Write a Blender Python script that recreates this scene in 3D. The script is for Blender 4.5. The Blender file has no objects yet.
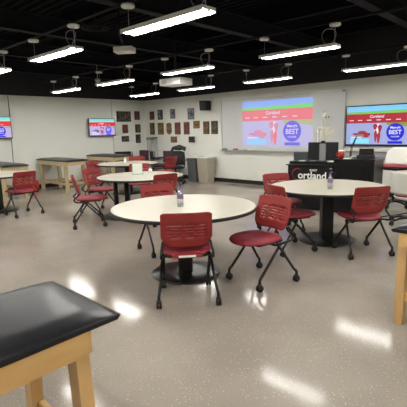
import bpy, bmesh, math, random
from mathutils import Vector, Matrix
random.seed(4)
C = bpy.context.scene.collection
PI = math.pi

# ---------------------------------------------------------------- materials
def s2l(c):
    return tuple((v/12.92 if v <= .04045 else ((v+.055)/1.055)**2.4) for v in c)
def rgb(r, g, b):
    return s2l((r/255, g/255, b/255))
def mat(name, col, rough=.5, metal=0., spec=.5, noise=0., nscale=20., bump=0., bscale=200., emit=None, estr=0., alpha=1., trans=0., coat=0.):
    m = bpy.data.materials.new(name); m.use_nodes = True
    nt = m.node_tree; b = nt.nodes['Principled BSDF']
    b.inputs['Base Color'].default_value = (*col, 1)
    b.inputs['Roughness'].default_value = rough
    b.inputs['Metallic'].default_value = metal
    b.inputs['Specular IOR Level'].default_value = spec
    b.inputs['Coat Weight'].default_value = coat
    b.inputs['Transmission Weight'].default_value = trans
    tc = None
    if noise or bump:
        tc = nt.nodes.new('ShaderNodeTexCoord')
    if noise:
        n = nt.nodes.new('ShaderNodeTexNoise'); n.inputs['Scale'].default_value = nscale; n.inputs['Detail'].default_value = 4
        nt.links.new(tc.outputs['Object'], n.inputs['Vector'])
        r = nt.nodes.new('ShaderNodeMapRange')
        r.inputs['From Min'].default_value = .3; r.inputs['From Max'].default_value = .7
        r.inputs['To Min'].default_value = 1-noise; r.inputs['To Max'].default_value = 1+noise
        nt.links.new(n.outputs['Fac'], r.inputs['Value'])
        v = nt.nodes.new('ShaderNodeVectorMath'); v.operation = 'SCALE'; v.inputs[0].default_value = col
        nt.links.new(r.outputs['Result'], v.inputs['Scale'])
        nt.links.new(v.outputs['Vector'], b.inputs['Base Color'])
    if bump:
        n2 = nt.nodes.new('ShaderNodeTexNoise'); n2.inputs['Scale'].default_value = bscale
        nt.links.new(tc.outputs['Object'], n2.inputs['Vector'])
        bm_ = nt.nodes.new('ShaderNodeBump'); bm_.inputs['Strength'].default_value = bump; bm_.inputs['Distance'].default_value = .01
        nt.links.new(n2.outputs['Fac'], bm_.inputs['Height']); nt.links.new(bm_.outputs['Normal'], b.inputs['Normal'])
    if emit:
        b.inputs['Emission Color'].default_value = (*emit, 1); b.inputs['Emission Strength'].default_value = estr
    return m

def wood_mat(name, c1, c2, axis_scale):
    m = bpy.data.materials.new(name); m.use_nodes = True
    nt = m.node_tree; b = nt.nodes['Principled BSDF']; b.inputs['Roughness'].default_value = .42
    tc = nt.nodes.new('ShaderNodeTexCoord'); mp = nt.nodes.new('ShaderNodeMapping'); mp.inputs['Scale'].default_value = axis_scale
    n = nt.nodes.new('ShaderNodeTexNoise'); n.inputs['Scale'].default_value = 6; n.inputs['Detail'].default_value = 6; n.inputs['Distortion'].default_value = .6
    cr = nt.nodes.new('ShaderNodeValToRGB'); cr.color_ramp.elements[0].position = .32; cr.color_ramp.elements[1].position = .68
    cr.color_ramp.elements[0].color = (*c1, 1); cr.color_ramp.elements[1].color = (*c2, 1)
    nt.links.new(tc.outputs['Object'], mp.inputs['Vector']); nt.links.new(mp.outputs['Vector'], n.inputs['Vector'])
    nt.links.new(n.outputs['Fac'], cr.inputs['Fac']); nt.links.new(cr.outputs['Color'], b.inputs['Base Color'])
    return m

def floor_mat():
    m = bpy.data.materials.new('polished speckled floor'); m.use_nodes = True
    nt = m.node_tree; b = nt.nodes['Principled BSDF']
    tc = nt.nodes.new('ShaderNodeTexCoord')
    big = nt.nodes.new('ShaderNodeTexNoise'); big.inputs['Scale'].default_value = 1.1; big.inputs['Detail'].default_value = 5
    fine = nt.nodes.new('ShaderNodeTexVoronoi'); fine.inputs['Scale'].default_value = 60
    fine2 = nt.nodes.new('ShaderNodeTexNoise'); fine2.inputs['Scale'].default_value = 120; fine2.inputs['Detail'].default_value = 3
    for n in (big, fine, fine2): nt.links.new(tc.outputs['Object'], n.inputs['Vector'])
    cr = nt.nodes.new('ShaderNodeValToRGB')
    cr.color_ramp.elements[0].position = .35; cr.color_ramp.elements[0].color = (*rgb(133, 124, 114), 1)
    cr.color_ramp.elements[1].position = .7; cr.color_ramp.elements[1].color = (*rgb(152, 143, 132), 1)
    nt.links.new(big.outputs['Fac'], cr.inputs['Fac'])
    cr2 = nt.nodes.new('ShaderNodeValToRGB'); cr2.color_ramp.interpolation = 'LINEAR'
    cr2.color_ramp.elements[0].position = .12; cr2.color_ramp.elements[0].color = (1, 1, 1, 1)
    cr2.color_ramp.elements[1].position = .3; cr2.color_ramp.elements[1].color = (0, 0, 0, 1)
    nt.links.new(fine.outputs['Distance'], cr2.inputs['Fac'])
    wn = nt.nodes.new('ShaderNodeMath'); wn.operation = 'MULTIPLY'; wn.inputs[1].default_value = .6
    nt.links.new(cr2.outputs['Color'], wn.inputs[0])
    rnd = nt.nodes.new('ShaderNodeSeparateColor'); nt.links.new(fine.outputs['Color'], rnd.inputs['Color'])
    gt = nt.nodes.new('ShaderNodeMath'); gt.operation = 'GREATER_THAN'; gt.inputs[1].default_value = .72
    nt.links.new(rnd.outputs['Red'], gt.inputs[0])
    ml = nt.nodes.new('ShaderNodeMath'); ml.operation = 'MULTIPLY'
    nt.links.new(wn.outputs[0], ml.inputs[0]); nt.links.new(gt.outputs[0], ml.inputs[1])
    mx = nt.nodes.new('ShaderNodeMix'); mx.data_type = 'RGBA'
    nt.links.new(ml.outputs[0], mx.inputs['Factor']); nt.links.new(cr.outputs['Color'], mx.inputs['A'])
    mx.inputs['B'].default_value = (*rgb(206, 200, 188), 1)
    mx2 = nt.nodes.new('ShaderNodeMix'); mx2.data_type = 'RGBA'; mx2.blend_type = 'OVERLAY'; mx2.inputs['Factor'].default_value = .35
    nt.links.new(mx.outputs['Result'], mx2.inputs['A']); nt.links.new(fine2.outputs['Fac'], mx2.inputs['B'])
    nt.links.new(mx2.outputs['Result'], b.inputs['Base Color'])
    rr = nt.nodes.new('ShaderNodeMapRange'); rr.inputs['To Min'].default_value = .08; rr.inputs['To Max'].default_value = .15
    nt.links.new(big.outputs['Fac'], rr.inputs['Value']); nt.links.new(rr.outputs['Result'], b.inputs['Roughness'])
    wv = nt.nodes.new('ShaderNodeTexNoise'); wv.inputs['Scale'].default_value = 5; wv.inputs['Detail'].default_value = 4
    nt.links.new(tc.outputs['Object'], wv.inputs['Vector'])
    bp = nt.nodes.new('ShaderNodeBump'); bp.inputs['Strength'].default_value = .05; bp.inputs['Distance'].default_value = .01
    nt.links.new(wv.outputs['Fac'], bp.inputs['Height']); nt.links.new(bp.outputs['Normal'], b.inputs['Normal'])
    b.inputs['Specular IOR Level'].default_value = .11
    return m

def wall_mat():
    # painted block: warm off-white up to 2.51 m, black paint above
    m = bpy.data.materials.new('painted wall'); m.use_nodes = True
    nt = m.node_tree; b = nt.nodes['Principled BSDF']
    g = nt.nodes.new('ShaderNodeNewGeometry'); s = nt.nodes.new('ShaderNodeSeparateXYZ')
    nt.links.new(g.outputs['Position'], s.inputs['Vector'])
    gt = nt.nodes.new('ShaderNodeMath'); gt.operation = 'GREATER_THAN'; gt.inputs[1].default_value = 2.512
    nt.links.new(s.outputs['Z'], gt.inputs[0])
    n = nt.nodes.new('ShaderNodeTexNoise'); n.inputs['Scale'].default_value = 2; n.inputs['Detail'].default_value = 3
    nt.links.new(g.outputs['Position'], n.inputs['Vector'])
    cr = nt.nodes.new('ShaderNodeValToRGB')
    cr.color_ramp.elements[0].color = (*rgb(212, 213, 204), 1); cr.color_ramp.elements[1].color = (*rgb(218, 219, 210), 1)
    nt.links.new(n.outputs['Fac'], cr.inputs['Fac'])
    mx = nt.nodes.new('ShaderNodeMix'); mx.data_type = 'RGBA'
    nt.links.new(gt.outputs[0], mx.inputs['Factor']); nt.links.new(cr.outputs['Color'], mx.inputs['A'])
    mx.inputs['B'].default_value = (.003, .003, .0035, 1)
    nt.links.new(mx.outputs['Result'], b.inputs['Base Color'])
    b.inputs['Roughness'].default_value = .65
    return m

def plaque_mat(name, base, frame, mark, kind):
    """a dark or wooden plaque face: soft blocks of lighter figure on the field (procedural noise print)"""
    m = bpy.data.materials.new(name); m.use_nodes = True
    nt = m.node_tree; b = nt.nodes['Principled BSDF']; b.inputs['Roughness'].default_value = .45
    tc = nt.nodes.new('ShaderNodeTexCoord'); n = nt.nodes.new('ShaderNodeTexNoise'); n.inputs['Scale'].default_value = kind; n.inputs['Detail'].default_value = 2
    nt.links.new(tc.outputs['Object'], n.inputs['Vector'])
    cr = nt.nodes.new('ShaderNodeValToRGB'); cr.color_ramp.elements[0].position = .42; cr.color_ramp.elements[1].position = .62
    cr.color_ramp.elements[0].color = (*base, 1); cr.color_ramp.elements[1].color = (*mark, 1)
    nt.links.new(n.outputs['Fac'], cr.inputs['Fac']); nt.links.new(cr.outputs['Color'], b.inputs['Base Color'])
    return m

M = dict(
    wall=wall_mat(), floor=floor_mat(),
    black=mat('black powder coat', rgb(13, 13, 14), .4, spec=.35),
    blackmatte=mat('matte black', (.006, .006, .007), .7, noise=.2, nscale=4),
    deck=mat('black painted steel deck', (.0035, .0035, .0045), .8, spec=.08, noise=.25, nscale=3),
    beam=mat('dark painted beam', (.012, .012, .014), .7, spec=.1, noise=.2, nscale=5),
    basebd=mat('black rubber baseboard', rgb(24, 21, 22), .5),
    redshell=mat('red plastic shell', rgb(134, 42, 40), .42, noise=.04, nscale=60, spec=.35),
    redseat=mat('crimson seat fabric', rgb(128, 32, 45), .65, bump=.15, bscale=350, noise=.08, nscale=90),
    laminate=mat('cream laminate', rgb(184, 179, 161), .3, noise=.012, nscale=8),
    edge=mat('black edge band', rgb(14, 14, 15), .45),
    gloss=mat('glossy black base', rgb(16, 17, 19), .3),
    vinyl=mat('black vinyl', rgb(11, 12, 17), .33, bump=.08, bscale=60, spec=.42),
    vinylgrey=mat('grey black vinyl', rgb(38, 41, 42), .36, bump=.08, bscale=60),
    wood=wood_mat('maple wood', rgb(182, 142, 90), rgb(206, 168, 112), (1, 1, .12)),
    woodh=wood_mat('maple rail wood', rgb(188, 148, 92), rgb(214, 176, 116), (1, .12, 1)),
    birch=wood_mat('birch wood', rgb(184, 164, 122), rgb(206, 188, 148), (1, 1, .12)),
    birchh=wood_mat('birch rail wood', rgb(184, 164, 122), rgb(206, 188, 148), (.12, 1, 1)),
    white=mat('white enamel', rgb(222, 222, 218), .35),
    whitep=mat('white plastic', rgb(232, 232, 228), .4),
    shell=mat('pale grey shell plastic', rgb(214, 213, 205), .4),
    board=mat('whiteboard enamel', rgb(196, 197, 197), .28),
    alu=mat('brushed aluminium', rgb(176, 177, 176), .35, metal=.6),
    silver=mat('grey plastic', rgb(140, 141, 142), .4),
    desk=mat('black desk laminate', rgb(9, 9, 10), .4, spec=.25, noise=.1, nscale=4),
    desktop=mat('black desk top', rgb(14, 15, 16), .3, spec=.3),
    deskgrey=mat('dark grey desk panel', rgb(17, 17, 18), .5, spec=.25),
    textwhite=mat('white lettering', rgb(236, 236, 232), .5),
    textred=mat('crimson lettering', rgb(150, 30, 45), .5),
    rubber=mat('black rubber', rgb(14, 14, 15), .6),
    bone=mat('ivory bone', rgb(222, 217, 200), .5, noise=.06, nscale=40),
    bingrey=mat('slate grey plastic', rgb(96, 99, 104), .5),
    binbeige=mat('beige plastic', rgb(168, 160, 142), .5),
    bag=mat('clear bin liner', rgb(196, 196, 192), .3),
    mesh=mat('black mesh', rgb(16, 16, 18), .7),
    plum=mat('dark plum upholstery', rgb(62, 44, 56), .7, noise=.1, nscale=50),
    cupred=mat('red paper cup', rgb(178, 44, 36), .45),
    bottle=mat('clear bottle', rgb(214, 222, 224), .12, trans=.75),
    purple=mat('purple label', rgb(128, 92, 140), .4),
    paper=mat('white card', rgb(226, 230, 220), .6),
    acrylic=mat('pale green acrylic', rgb(202, 222, 204), .2, trans=.3),
    cord=mat('grey cord', rgb(150, 150, 150), .5),
    cordblack=mat('black cord', rgb(20, 20, 20), .5),
    lamp=mat('lit lamp diffuser', (1, 1, 1), .5, emit=(1, .975, .925), estr=66.),
    seatunder=mat('dark seat pan', rgb(26, 18, 20), .5),
    gold=mat('gold brown plaque', rgb(150, 112, 52), .4, noise=.25, nscale=25),
    speaker=mat('black speaker cloth', rgb(26, 26, 30), .7, noise=.15, nscale=80),
)
def screen_mat(name, c, e, dif=.25):
    return mat(name, tuple(v*dif for v in c), .5, emit=c, estr=e)

# ---------------------------------------------------------------- mesh helpers
def box(bm, x0, x1, y0, y1, z0, z1, bev=0.):
    vs = [bm.verts.new((x, y, z)) for z in (z0, z1) for y in (y0, y1) for x in (x0, x1)]
    f = [(0, 2, 3, 1), (4, 5, 7, 6), (0, 1, 5, 4), (2, 6, 7, 3), (0, 4, 6, 2), (1, 3, 7, 5)]
    fs = [bm.faces.new([vs[i] for i in q]) for q in f]
    if bev > 0:
        es = list({e for q in fs for e in q.edges})
        bmesh.ops.bevel(bm, geom=es, offset=bev, segments=2, affect='EDGES', profile=.6)
def beambox(bm, a, b, w, d, up=Vector((0, 0, 1))):
    """rectangular bar from a to b"""
    a = Vector(a); b = Vector(b); t = (b-a).normalized()
    s = t.cross(up)
    if s.length < 1e-3: s = t.cross(Vector((0, 1, 0)))
    s.normalize(); u = s.cross(t)
    vs = []
    for p in (a, b):
        for i, j in ((-1, -1), (1, -1), (1, 1), (-1, 1)):
            vs.append(bm.verts.new(p + s*w*.5*i + u*d*.5*j))
    for q in ((0, 1, 2, 3), (7, 6, 5, 4), (0, 4, 5, 1), (1, 5, 6, 2), (2, 6, 7, 3), (3, 7, 4, 0)):
        bm.faces.new([vs[i] for i in q])
def roundpath(pts, r, n=5):
    pts = [Vector(p) for p in pts]; out = [pts[0]]
    for i in range(1, len(pts)-1):
        p = pts[i]; a = pts[i-1]-p; b = pts[i+1]-p
        d = min(r, a.length*.45, b.length*.45)
        pa = p+a.normalized()*d; pb = p+b.normalized()*d
        for k in range(n+1):
            t = k/n; out.append(pa*(1-t)**2 + p*2*t*(1-t) + pb*t*t)
    out.append(pts[-1]); return out
def tube(bm, pts, r, seg=8, bend=0., caps=True, closed=False):
    pts = [Vector(p) for p in pts]
    if bend: pts = roundpath(pts, bend)
    n = len(pts); rings = []; ref = None
    for i, p in enumerate(pts):
        if closed: t = (pts[(i+1) % n]-pts[i-1])
        else: t = (pts[min(i+1, n-1)]-pts[max(i-1, 0)])
        t.normalize()
        if ref is None:
            ref = t.cross(Vector((0, 0, 1)))
            if ref.length < .01: ref = t.cross(Vector((0, 1, 0)))
        ref = (ref - t*ref.dot(t)).normalized(); o = t.cross(ref)
        rr = r[i] if isinstance(r, (list, tuple)) else r
        rings.append([bm.verts.new(p + ref*math.cos(a)*rr + o*math.sin(a)*rr) for a in [2*PI*k/seg for k in range(seg)]])
    m = n if closed else n-1
    for i in range(m):
        A = rings[i]; B = rings[(i+1) % n]
        for k in range(seg):
            f = bm.faces.new((A[k], A[(k+1) % seg], B[(k+1) % seg], B[k])); f.smooth = True
    if caps and not closed:
        bm.faces.new(rings[0][::-1]); bm.faces.new(rings[-1])
def lathe(bm, prof, seg=32, c=(0, 0, 0), sx=1., sy=1., cap=True):
    rings = []
    for r, z in prof:
        rings.append([bm.verts.new((c[0]+r*sx*math.cos(2*PI*k/seg), c[1]+r*sy*math.sin(2*PI*k/seg), c[2]+z)) for k in range(seg)])
    for i in range(len(prof)-1):
        for k in range(seg):
            f = bm.faces.new((rings[i][k], rings[i][(k+1) % seg], rings[i+1][(k+1) % seg], rings[i+1][k])); f.smooth = True
    if cap:
        bm.faces.new(rings[0][::-1]); bm.faces.new(rings[-1])
def prism(bm, poly, d0, d1, f):
    """poly = list of (a,b); f(a,b,d) -> point"""
    A = [bm.verts.new(f(a, b, d0)) for a, b in poly]; B = [bm.verts.new(f(a, b, d1)) for a, b in poly]
    n = len(poly)
    bm.faces.new(A[::-1]); bm.faces.new(B)
    for i in range(n): bm.faces.new((A[i], A[(i+1) % n], B[(i+1) % n], B[i]))
def ball(bm, c, r, sx=1, sy=1, sz=1, seg=14):
    m = Matrix.Translation(c) @ Matrix.Diagonal((r*sx, r*sy, r*sz, 1))
    res = bmesh.ops.create_uvsphere(bm, u_segments=seg, v_segments=max(6, seg*2//3), radius=1, matrix=m)
    for v in res['verts']:
        for f in v.link_faces: f.smooth = True

def new(): return bmesh.new()
def obj(name, bm, m, parent=None, sharp=40):
    bmesh.ops.recalc_face_normals(bm, faces=bm.faces)
    me = bpy.data.meshes.new(name); bm.to_mesh(me); bm.free()
    me.materials.append(m)
    o = bpy.data.objects.new(name, me); C.objects.link(o)
    if parent: o.parent = parent
    return o
def thing(name, label, cat, loc=(0, 0, 0), rz=0., group=None):
    o = bpy.data.objects.new(name, None); o.empty_display_size = .1; C.objects.link(o)
    o.location = loc; o.rotation_euler = (0, 0, rz); o['label'] = label; o['category'] = cat
    if group: o['group'] = group
    return o
def tag(o, label, cat, group=None, kind=None):
    if label: o['label'] = label
    if cat: o['category'] = cat
    if group: o['group'] = group
    if kind: o['kind'] = kind
    return o
KIDS = {}
def copy_tree(root, loc, rz, label, group=None):
    def rec(o, parent):
        c = o.copy(); C.objects.link(c); c.parent = parent
        for ch in [q for q in ALLKIDS.get(o.name, [])]: rec(ch, c)
        return c
    r = rec(root, None); r.location = loc; r.rotation_euler = (0, 0, rz); r['label'] = label
    if group: r['group'] = group
    return r
ALLKIDS = {}
def index_kids(root):
    for o in bpy.data.objects:
        if o.parent: 
            l = ALLKIDS.setdefault(o.parent.name, [])
            if o not in l: l.append(o)
def struct(name, bm, m, label=None):
    o = obj(name, bm, m); o['kind'] = 'structure'
    return o
def text_mesh(name, body, size, m, parent, mtx, ext=.002, shear=0., align='CENTER', bold=0.):
    cu = bpy.data.curves.new(name+'_curve', 'FONT'); cu.body = body; cu.size = size; cu.extrude = ext
    cu.align_x = align; cu.align_y = 'CENTER'; cu.shear = shear; cu.offset = bold
    to = bpy.data.objects.new(name+'_tmp', cu); C.objects.link(to)
    dg = bpy.context.evaluated_depsgraph_get()
    me = bpy.data.meshes.new_from_object(to.evaluated_get(dg))
    bpy.data.objects.remove(to); bpy.data.curves.remove(cu)
    me.materials.clear(); me.materials.append(m); me.transform(mtx)
    o = bpy.data.objects.new(name, me); C.objects.link(o); o.parent = parent
    return o

# ---------------------------------------------------------------- the room
XL, XR, YF, YB, HC = -11.176, 2.9, -3.4, 8.994, 3.62
b = new(); box(b, XL-.2, XR+.2, YF-.2, YB+.2, -.12, 0); struct('floor', b, M['floor'])
b = new(); box(b, XL-.15, XL, YF-.15, YB+.15, 0, HC); struct('wall_left', b, M['wall'])
b = new(); box(b, XL, XR, YB, YB+.15, 0, HC); struct('wall_back', b, M['wall'])
b = new(); box(b, XR, XR+.15, YF-.15, YB+.15, 0, HC); struct('wall_right', b, M['wall'])
b = new(); box(b, XL, XR, YF-.15, YF, 0, HC); struct('wall_front', b, M['wall'])
# corrugated steel deck
b = new(); pitch = .16; y = YF
prof = []
while y < YB:
    for dy, z in ((0, HC), (.055, HC), (.075, HC-.05), (.135, HC-.05)): prof.append((min(y+dy, YB), z))
    y += pitch
prof += [(YB, HC), (YB, HC+.12), (YF, HC+.12)]
prism(b, prof, XL, XR, lambda a, c, d: (d, a, c)); struct('ceiling', b, M['deck'])
# steel beams under the deck, running front to back
bx = [-10.5, -8.45, -6.38, -4.38, -2.3, -.2, 1.9]
for i, x in enumerate(bx):
    b = new(); z0, z1 = 3.02, 3.3
    box(b, x-.07, x+.07, YF, YB, z0, z0+.018); box(b, x-.008, x+.008, YF, YB, z0+.018, z1-.018); box(b, x-.07, x+.07, YF, YB, z1-.018, z1)
    o = struct('trim_%d' % (i+1), b, M['beam'])
# cross girders along the rows
for i, y in enumerate((.9, 4.0, 6.4, 8.2)):
    b = new(); box(b, XL, XR, y-.06, y+.06, 3.3, HC-.05)
    struct('trim_%d' % (i+8), b, M['deck'])
# conduit that carries the lamp canopies
ROWS = [-2.0, .35, 2.73, 5.12, 7.5]
for i, y in enumerate(ROWS):
    b = new(); tube(b, [(XL, y, 2.805), (XR, y, 2.805)], .018, 8)
    struct('trim_%d' % (i+12), b, M['beam'])
b = new(); box(b, XL+.012, XR, YB-.012, YB, 0, .11); struct('baseboard_back', b, M['basebd'])
b = new(); box(b, XL, XL+.012, YF, YB-.012, 0, .11); struct('baseboard_left', b, M['basebd'])
b = new(); box(b, XL, XR, YB-.02, YB, 2.36, 2.375); struct('trim_17', b, M['wall'])
b = new(); box(b, XL, XL+.004, 7.642, 7.655, .11, 2.5); struct('trim_18', b, M['silver'])
b = new(); box(b, XL, XL+.005, 4.62, 4.66, .11, 2.5); struct('trim_19', b, M['wall'])

# ---------------------------------------------------------------- pendant lamps
def make_lamp(label):
    t = thing('pendant_light', label, 'ceiling light', (0, 0, 2.5), 0, 'suspended lamps')
    L = .575
    b = new(); box(b, -L, L, -.088, .088, .012, .04, .005); box(b, -L, L, -.014, .014, 0.0, .014); box(b, -L, L, -.088, -.08, -.004, .014); box(b, -L, L, .08, .088, -.004, .014)
    obj('housing', b, M['white'], t)
    for s in (-1, 1):
        b = new(); box(b, -L+.03, L-.03, s*.047-.024, s*.047+.024, .0, .011); obj('diffuser', b, M['lamp'], t)
    for s in (-1, 1):
        b = new(); lathe(b, [(.02, 0), (.065, .004), (.07, .012), (.07, .03), (.0682, .034)], 20, (s*(L-.04), 0, .25)); obj('canopy', b, M['white'], t)
        b = new(); tube(b, [(s*(L-.04), 0, .04), (s*(L-.04), 0, .252)], .003 if s < 0 else .006, 6); obj('cable', b, M['cord'], t)
    b = new(); R_ = .095; tube(b, [(L-.12+R_*math.cos(a), .02*math.sin(2*a), .14+R_*math.sin(a)) for a in [2*PI*k/28 for k in range(28)]], .004, 6, closed=True)
    obj('cord_loop', b, M['cord'], t)
    return t
COLS = [-9.35, -7.32, -5.2, -3.05, -.9, 1.25]
rowname = ['front', 'second', 'third', 'fourth', 'rearmost']
names = {(-9.35, 5.12): 'white twin-strip pendant lamp, farthest left of the middle row, above the padded benches',
 (-7.32, 5.12): 'white twin-strip pendant lamp in the middle row, left of the big ceiling projector',
 (-5.2, 5.12): 'white twin-strip pendant lamp right above the big white ceiling projector',
 (-3.05, 5.12): 'white pendant lamp right of center, above the table before the black desk',
 (-9.35, 7.5): 'smallest white pendant lamp, above the far corner of the room',
 (-7.32, 7.5): 'white pendant lamp of the row nearest the whiteboard, above the wall speaker',
 (-5.2, 7.5): 'white pendant lamp hanging in front of the projected picture on the whiteboard',
 (-3.05, 7.5): 'white pendant lamp hanging in front of the large right-hand television',
 (-7.32, 2.73): 'white pendant lamp cut off by the left edge, nearest the left television',
 (-5.2, 2.73): 'white pendant lamp with two bright strips at upper left, cord loop at its right end',
 (-3.05, 2.73): 'largest and nearest white pendant lamp at top center with two bright strips'}
lamp0 = make_lamp('x'); first = True
index_kids(lamp0)
for j, y in enumerate(ROWS):
    for i, x in enumerate(COLS):
        lab = names.get((x, y))
        dist = {-9.35: 'nearest the left wall', -7.32: 'second from the left wall', -5.2: 'third from the left wall', -3.05: 'fourth from the left wall', -.9: 'second from the right wall', 1.25: 'nearest the right wall'}[x]
        if lab is None:
            lab = 'white twin-strip pendant lamp, %s lamp row of five, %s' % ({-2.0: 'front', .35: 'second', 2.73: 'third', 5.12: 'fourth', 7.5: 'rearmost'}[y], dist)
        if (x, y) == (-3.05, 7.5): x = -2.92
        if first: lamp0.location = (x, y, 2.5); lamp0['label'] = lab; first = False
        else: copy_tree(lamp0, (x, y, 2.5), 0, lab)

# ---------------------------------------------------------------- red nesting chair
def back_panel(bm):
    us = [-1, -.95, -.86, -.74, -.60, -.52, -.30, -.20, -.02, .04, .22, .32, .52, .60, .74, .86, .95, 1]
    vs = [0, .06, .12, .2]
    rows = []
    for k in range(5):
        a = .30+k*.085; vs += [a, a+.02]
    vs += [.76, .82, .88, .93, .97, 1.0]
    grid = []
    for v in vs:
        r = []
        for u in us:
            hw = .205 + .02*min(1, v/.3) - .006*v
            z = .512 + v*.320
            if v > .7: z -= .014*max(0, (abs(u)-.84)/.16)**2*(v-.7)/.3
            if v < .3: z += .05*max(0, (abs(u)-.6)/.4)**2*(.3-v)/.3
            z += .004*(1-u*u)
            y = -.178 - .045*v + .045*u*u + .018*math.cos(v*PI)
            r.append(bm.verts.new((u*hw, y, z)))
        grid.append(r)
    for i in range(len(vs)-1):
        slotrow = .25 < vs[i] < .7 and abs((vs[i+1]-vs[i])-.02) < .002
        for j in range(len(us)-1):
            if slotrow:
                k = round((vs[i]-.30)/.085)
                spans = ([(-.74, -.20), (-.02, .32), (.52, .74)] if k % 2 == 0 else [(-.60, -.30), (-.20, .22), (.32, .74)])
                mid = (us[j]+us[j+1])/2
                if any(a < mid < c for a, c in spans): continue
            f = bm.faces.new((grid[i][j], grid[i][j+1], grid[i+1][j+1], grid[i+1][j])); f.smooth = True
def seat_pad(bm, z0=.432, th=.045):
    seg = 44; rings = []
    prof = [(0, 1.0), (.35, 1.0), (.7, .97), (.88, .85), (.96, .6), (1.0, .25), (.98, .05), (.9, 0), (0, 0)]
    for rr, hh in prof:
        if rr == 0:
            rings.append([bm.verts.new((0, .06, z0+th*hh-.004*(hh > .5)))]); continue
        ring = []
        for k in range(seg):
            a = 2*PI*k/seg; ca, sa = math.cos(a), math.sin(a); e = 2/2.7
            x = abs(ca)**e*math.copysign(1, ca); y = abs(sa)**e*math.copysign(1, sa)
            hx = .232 - .035*max(0, -y)**2 - .02*max(0, y)**3
            ring.append(bm.verts.new((x*hx*rr, .07+y*.258*rr, z0+th*hh - .02*max(0, y*rr-.6)**1.2 + .012*abs(x*rr)**2)))
        rings.append(ring)
    for i in range(len(rings)-1):
        A, B = rings[i], rings[i+1]
        for k in range(seg):
            k2 = (k+1) % seg
            if len(A) == 1: f = bm.faces.new((A[0], B[k], B[k2]))
            elif len(B) == 1: f = bm.faces.new((A[k], A[k2], B[0]))
            else: f = bm.faces.new((A[k], A[k2], B[k2], B[k]))
            f.smooth = True
def caster(bm, x, y, rz=0.):
    for s in (-1, 1):
        c = Vector((x+s*.013, y, .034))
        A = []; 
        prof = [(.012, -.011), (.030, -.010), (.034, -.004), (.034, .004), (.030, .010), (.012, .011)]
        rings = []
        for r, d in prof:
            rings.append([bm.verts.new((c.x+d, c.y+r*math.cos(2*PI*k/16), c.z+r*math.sin(2*PI*k/16))) for k in range(16)])
        for i in range(len(rings)-1):
            for k in range(16):
                f = bm.faces.new((rings[i][k], rings[i][(k+1) % 16], rings[i+1][(k+1) % 16], rings[i+1][k])); f.smooth = True
        bm.faces.new(rings[0]); bm.faces.new(rings[-1][::-1])
    lathe(bm, [(.014, 0), (.024, .004), (.021, .02), (.013, .03)], 12, (x, y, .05))
def make_chair(label, group):
    t = thing('nesting_chair', label, 'chair', (0, 0, 0), 0, group)
    b = new(); back_panel(b); o = obj('backrest', b, M['redshell'], t)
    md = o.modifiers.new('thick', 'SOLIDIFY'); md.thickness = .011; md.offset = 0
    b = new(); seat_pad(b); obj('seat', b, M['redseat'], t)
    b = new()
    box(b, -.17, .17, -.13, .2, .415, .434, .006); obj('seat_pan', b, M['seatunder'], t)
    b = new(); tube(b, [(-.215, -.06, .412), (.215, -.06, .412)], .012, 8); tube(b, [(-.2, .0, .405), (.2, .0, .405)], .011, 8)
    obj('crossbar', b, M['black'], t)
    for s in (-1, 1):
        b = new(); ball(b, Vector((s*.213, -.035, .412)), .028, .6, 1.4, .8); obj('hinge', b, M['black'], t)
        b = new(); tube(b, [(s*.212, -.05, .412), (s*.225, -.20, .43), (s*.226, -.225, .47), (s*.215, -.15, .53), (s*.208, -.14, .57)], .0115, 8, bend=.05)
        obj('back_upright', b, M['black'], t)
        for q, pts, cx, cy in ((0, [(s*.208, -.06, .41), (s*.214, .205, .135), (s*.22, .235, .115), (s*.22, .235, .07)], s*.22, .235),
                               (1, [(s*.215, -.015, .41), (s*.253, -.205, .135), (s*.26, -.235, .11), (s*.26, -.235, .07)], s*.26, -.235)):
            b = new(); tube(b, pts, .014, 8, bend=.045); l = obj('leg', b, M['black'], t)
            b = new(); caster(b, cx, cy); obj('caster', b, M['rubber'], l)
    return t
# (x, y, facing x, facing y, label)
CH = [
 (-2.595, 2.485, -.75, .66, 'red slotted-back chair seen from behind, at the near side of the front round table'),
 (-2.32, 3.26, -.17, -.99, 'red chair right of the front table, its slotted backrest and whole seat in view'),
 (-3.87, 3.32, .93, -.37, 'red chair at the far side of the front table, only its top showing'),
 (-5.13, 4.37, -.97, .20, 'dark red chair seen from behind at the near side of the card-stand table'),
 (-3.28, 5.14, .85, -.45, 'red chair behind the left edge of the table before the black desk'),
 (-2.68, 4.36, .45, .89, 'red chair seat under the left side of the table before the black desk'),
 (-1.93, 4.78, -.80, .60, 'red chair seen from behind at the right side of the table before the desk'),
 (-5.96, 3.51, .48, .88, 'red chair in profile, nearest of those left of the front table'),
 (-6.78, 4.25, .97, .15, 'red chair facing right, tucked at the left end of the card-stand table'),
 (-8.50, 5.36, .95, .3, 'dark red chair at the left end of the farthest round table, before the benches'),
 (-8.94, 6.8, .75, -.72, 'red chair at the far side of the farthest round table, just its top showing'),
 (-6.85, 5.28, .75, -.66, 'red chair right behind the white card stand, between two round tables'),
 (-7.80, 3.20, -.99, -.08, 'dark red chair seen from behind at the table cut off by the left edge'),
 (-8.17, 7.20, -.95, -.1, 'red chair just left of the black mesh office chair near the bins'),
]
g = 'red nesting chairs around the round tables'
ch0 = make_chair(CH[0][4], g); index_kids(ch0)
for i, (x, y, fx, fy, lab) in enumerate(CH):
    rz = math.atan2(-fx, fy)
    if i == 0:
        ch0.location = (x, y, 0); ch0.rotation_euler = (0, 0, rz)
    else: copy_tree(ch0, (x, y, 0), rz, lab)
b = new(); box(b, -.075, .075, -.196, -.192, .437, .455); tag(obj('sticker', b, M['whitep'], ch0), 'white label strip under the rear of the seat', None)
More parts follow.
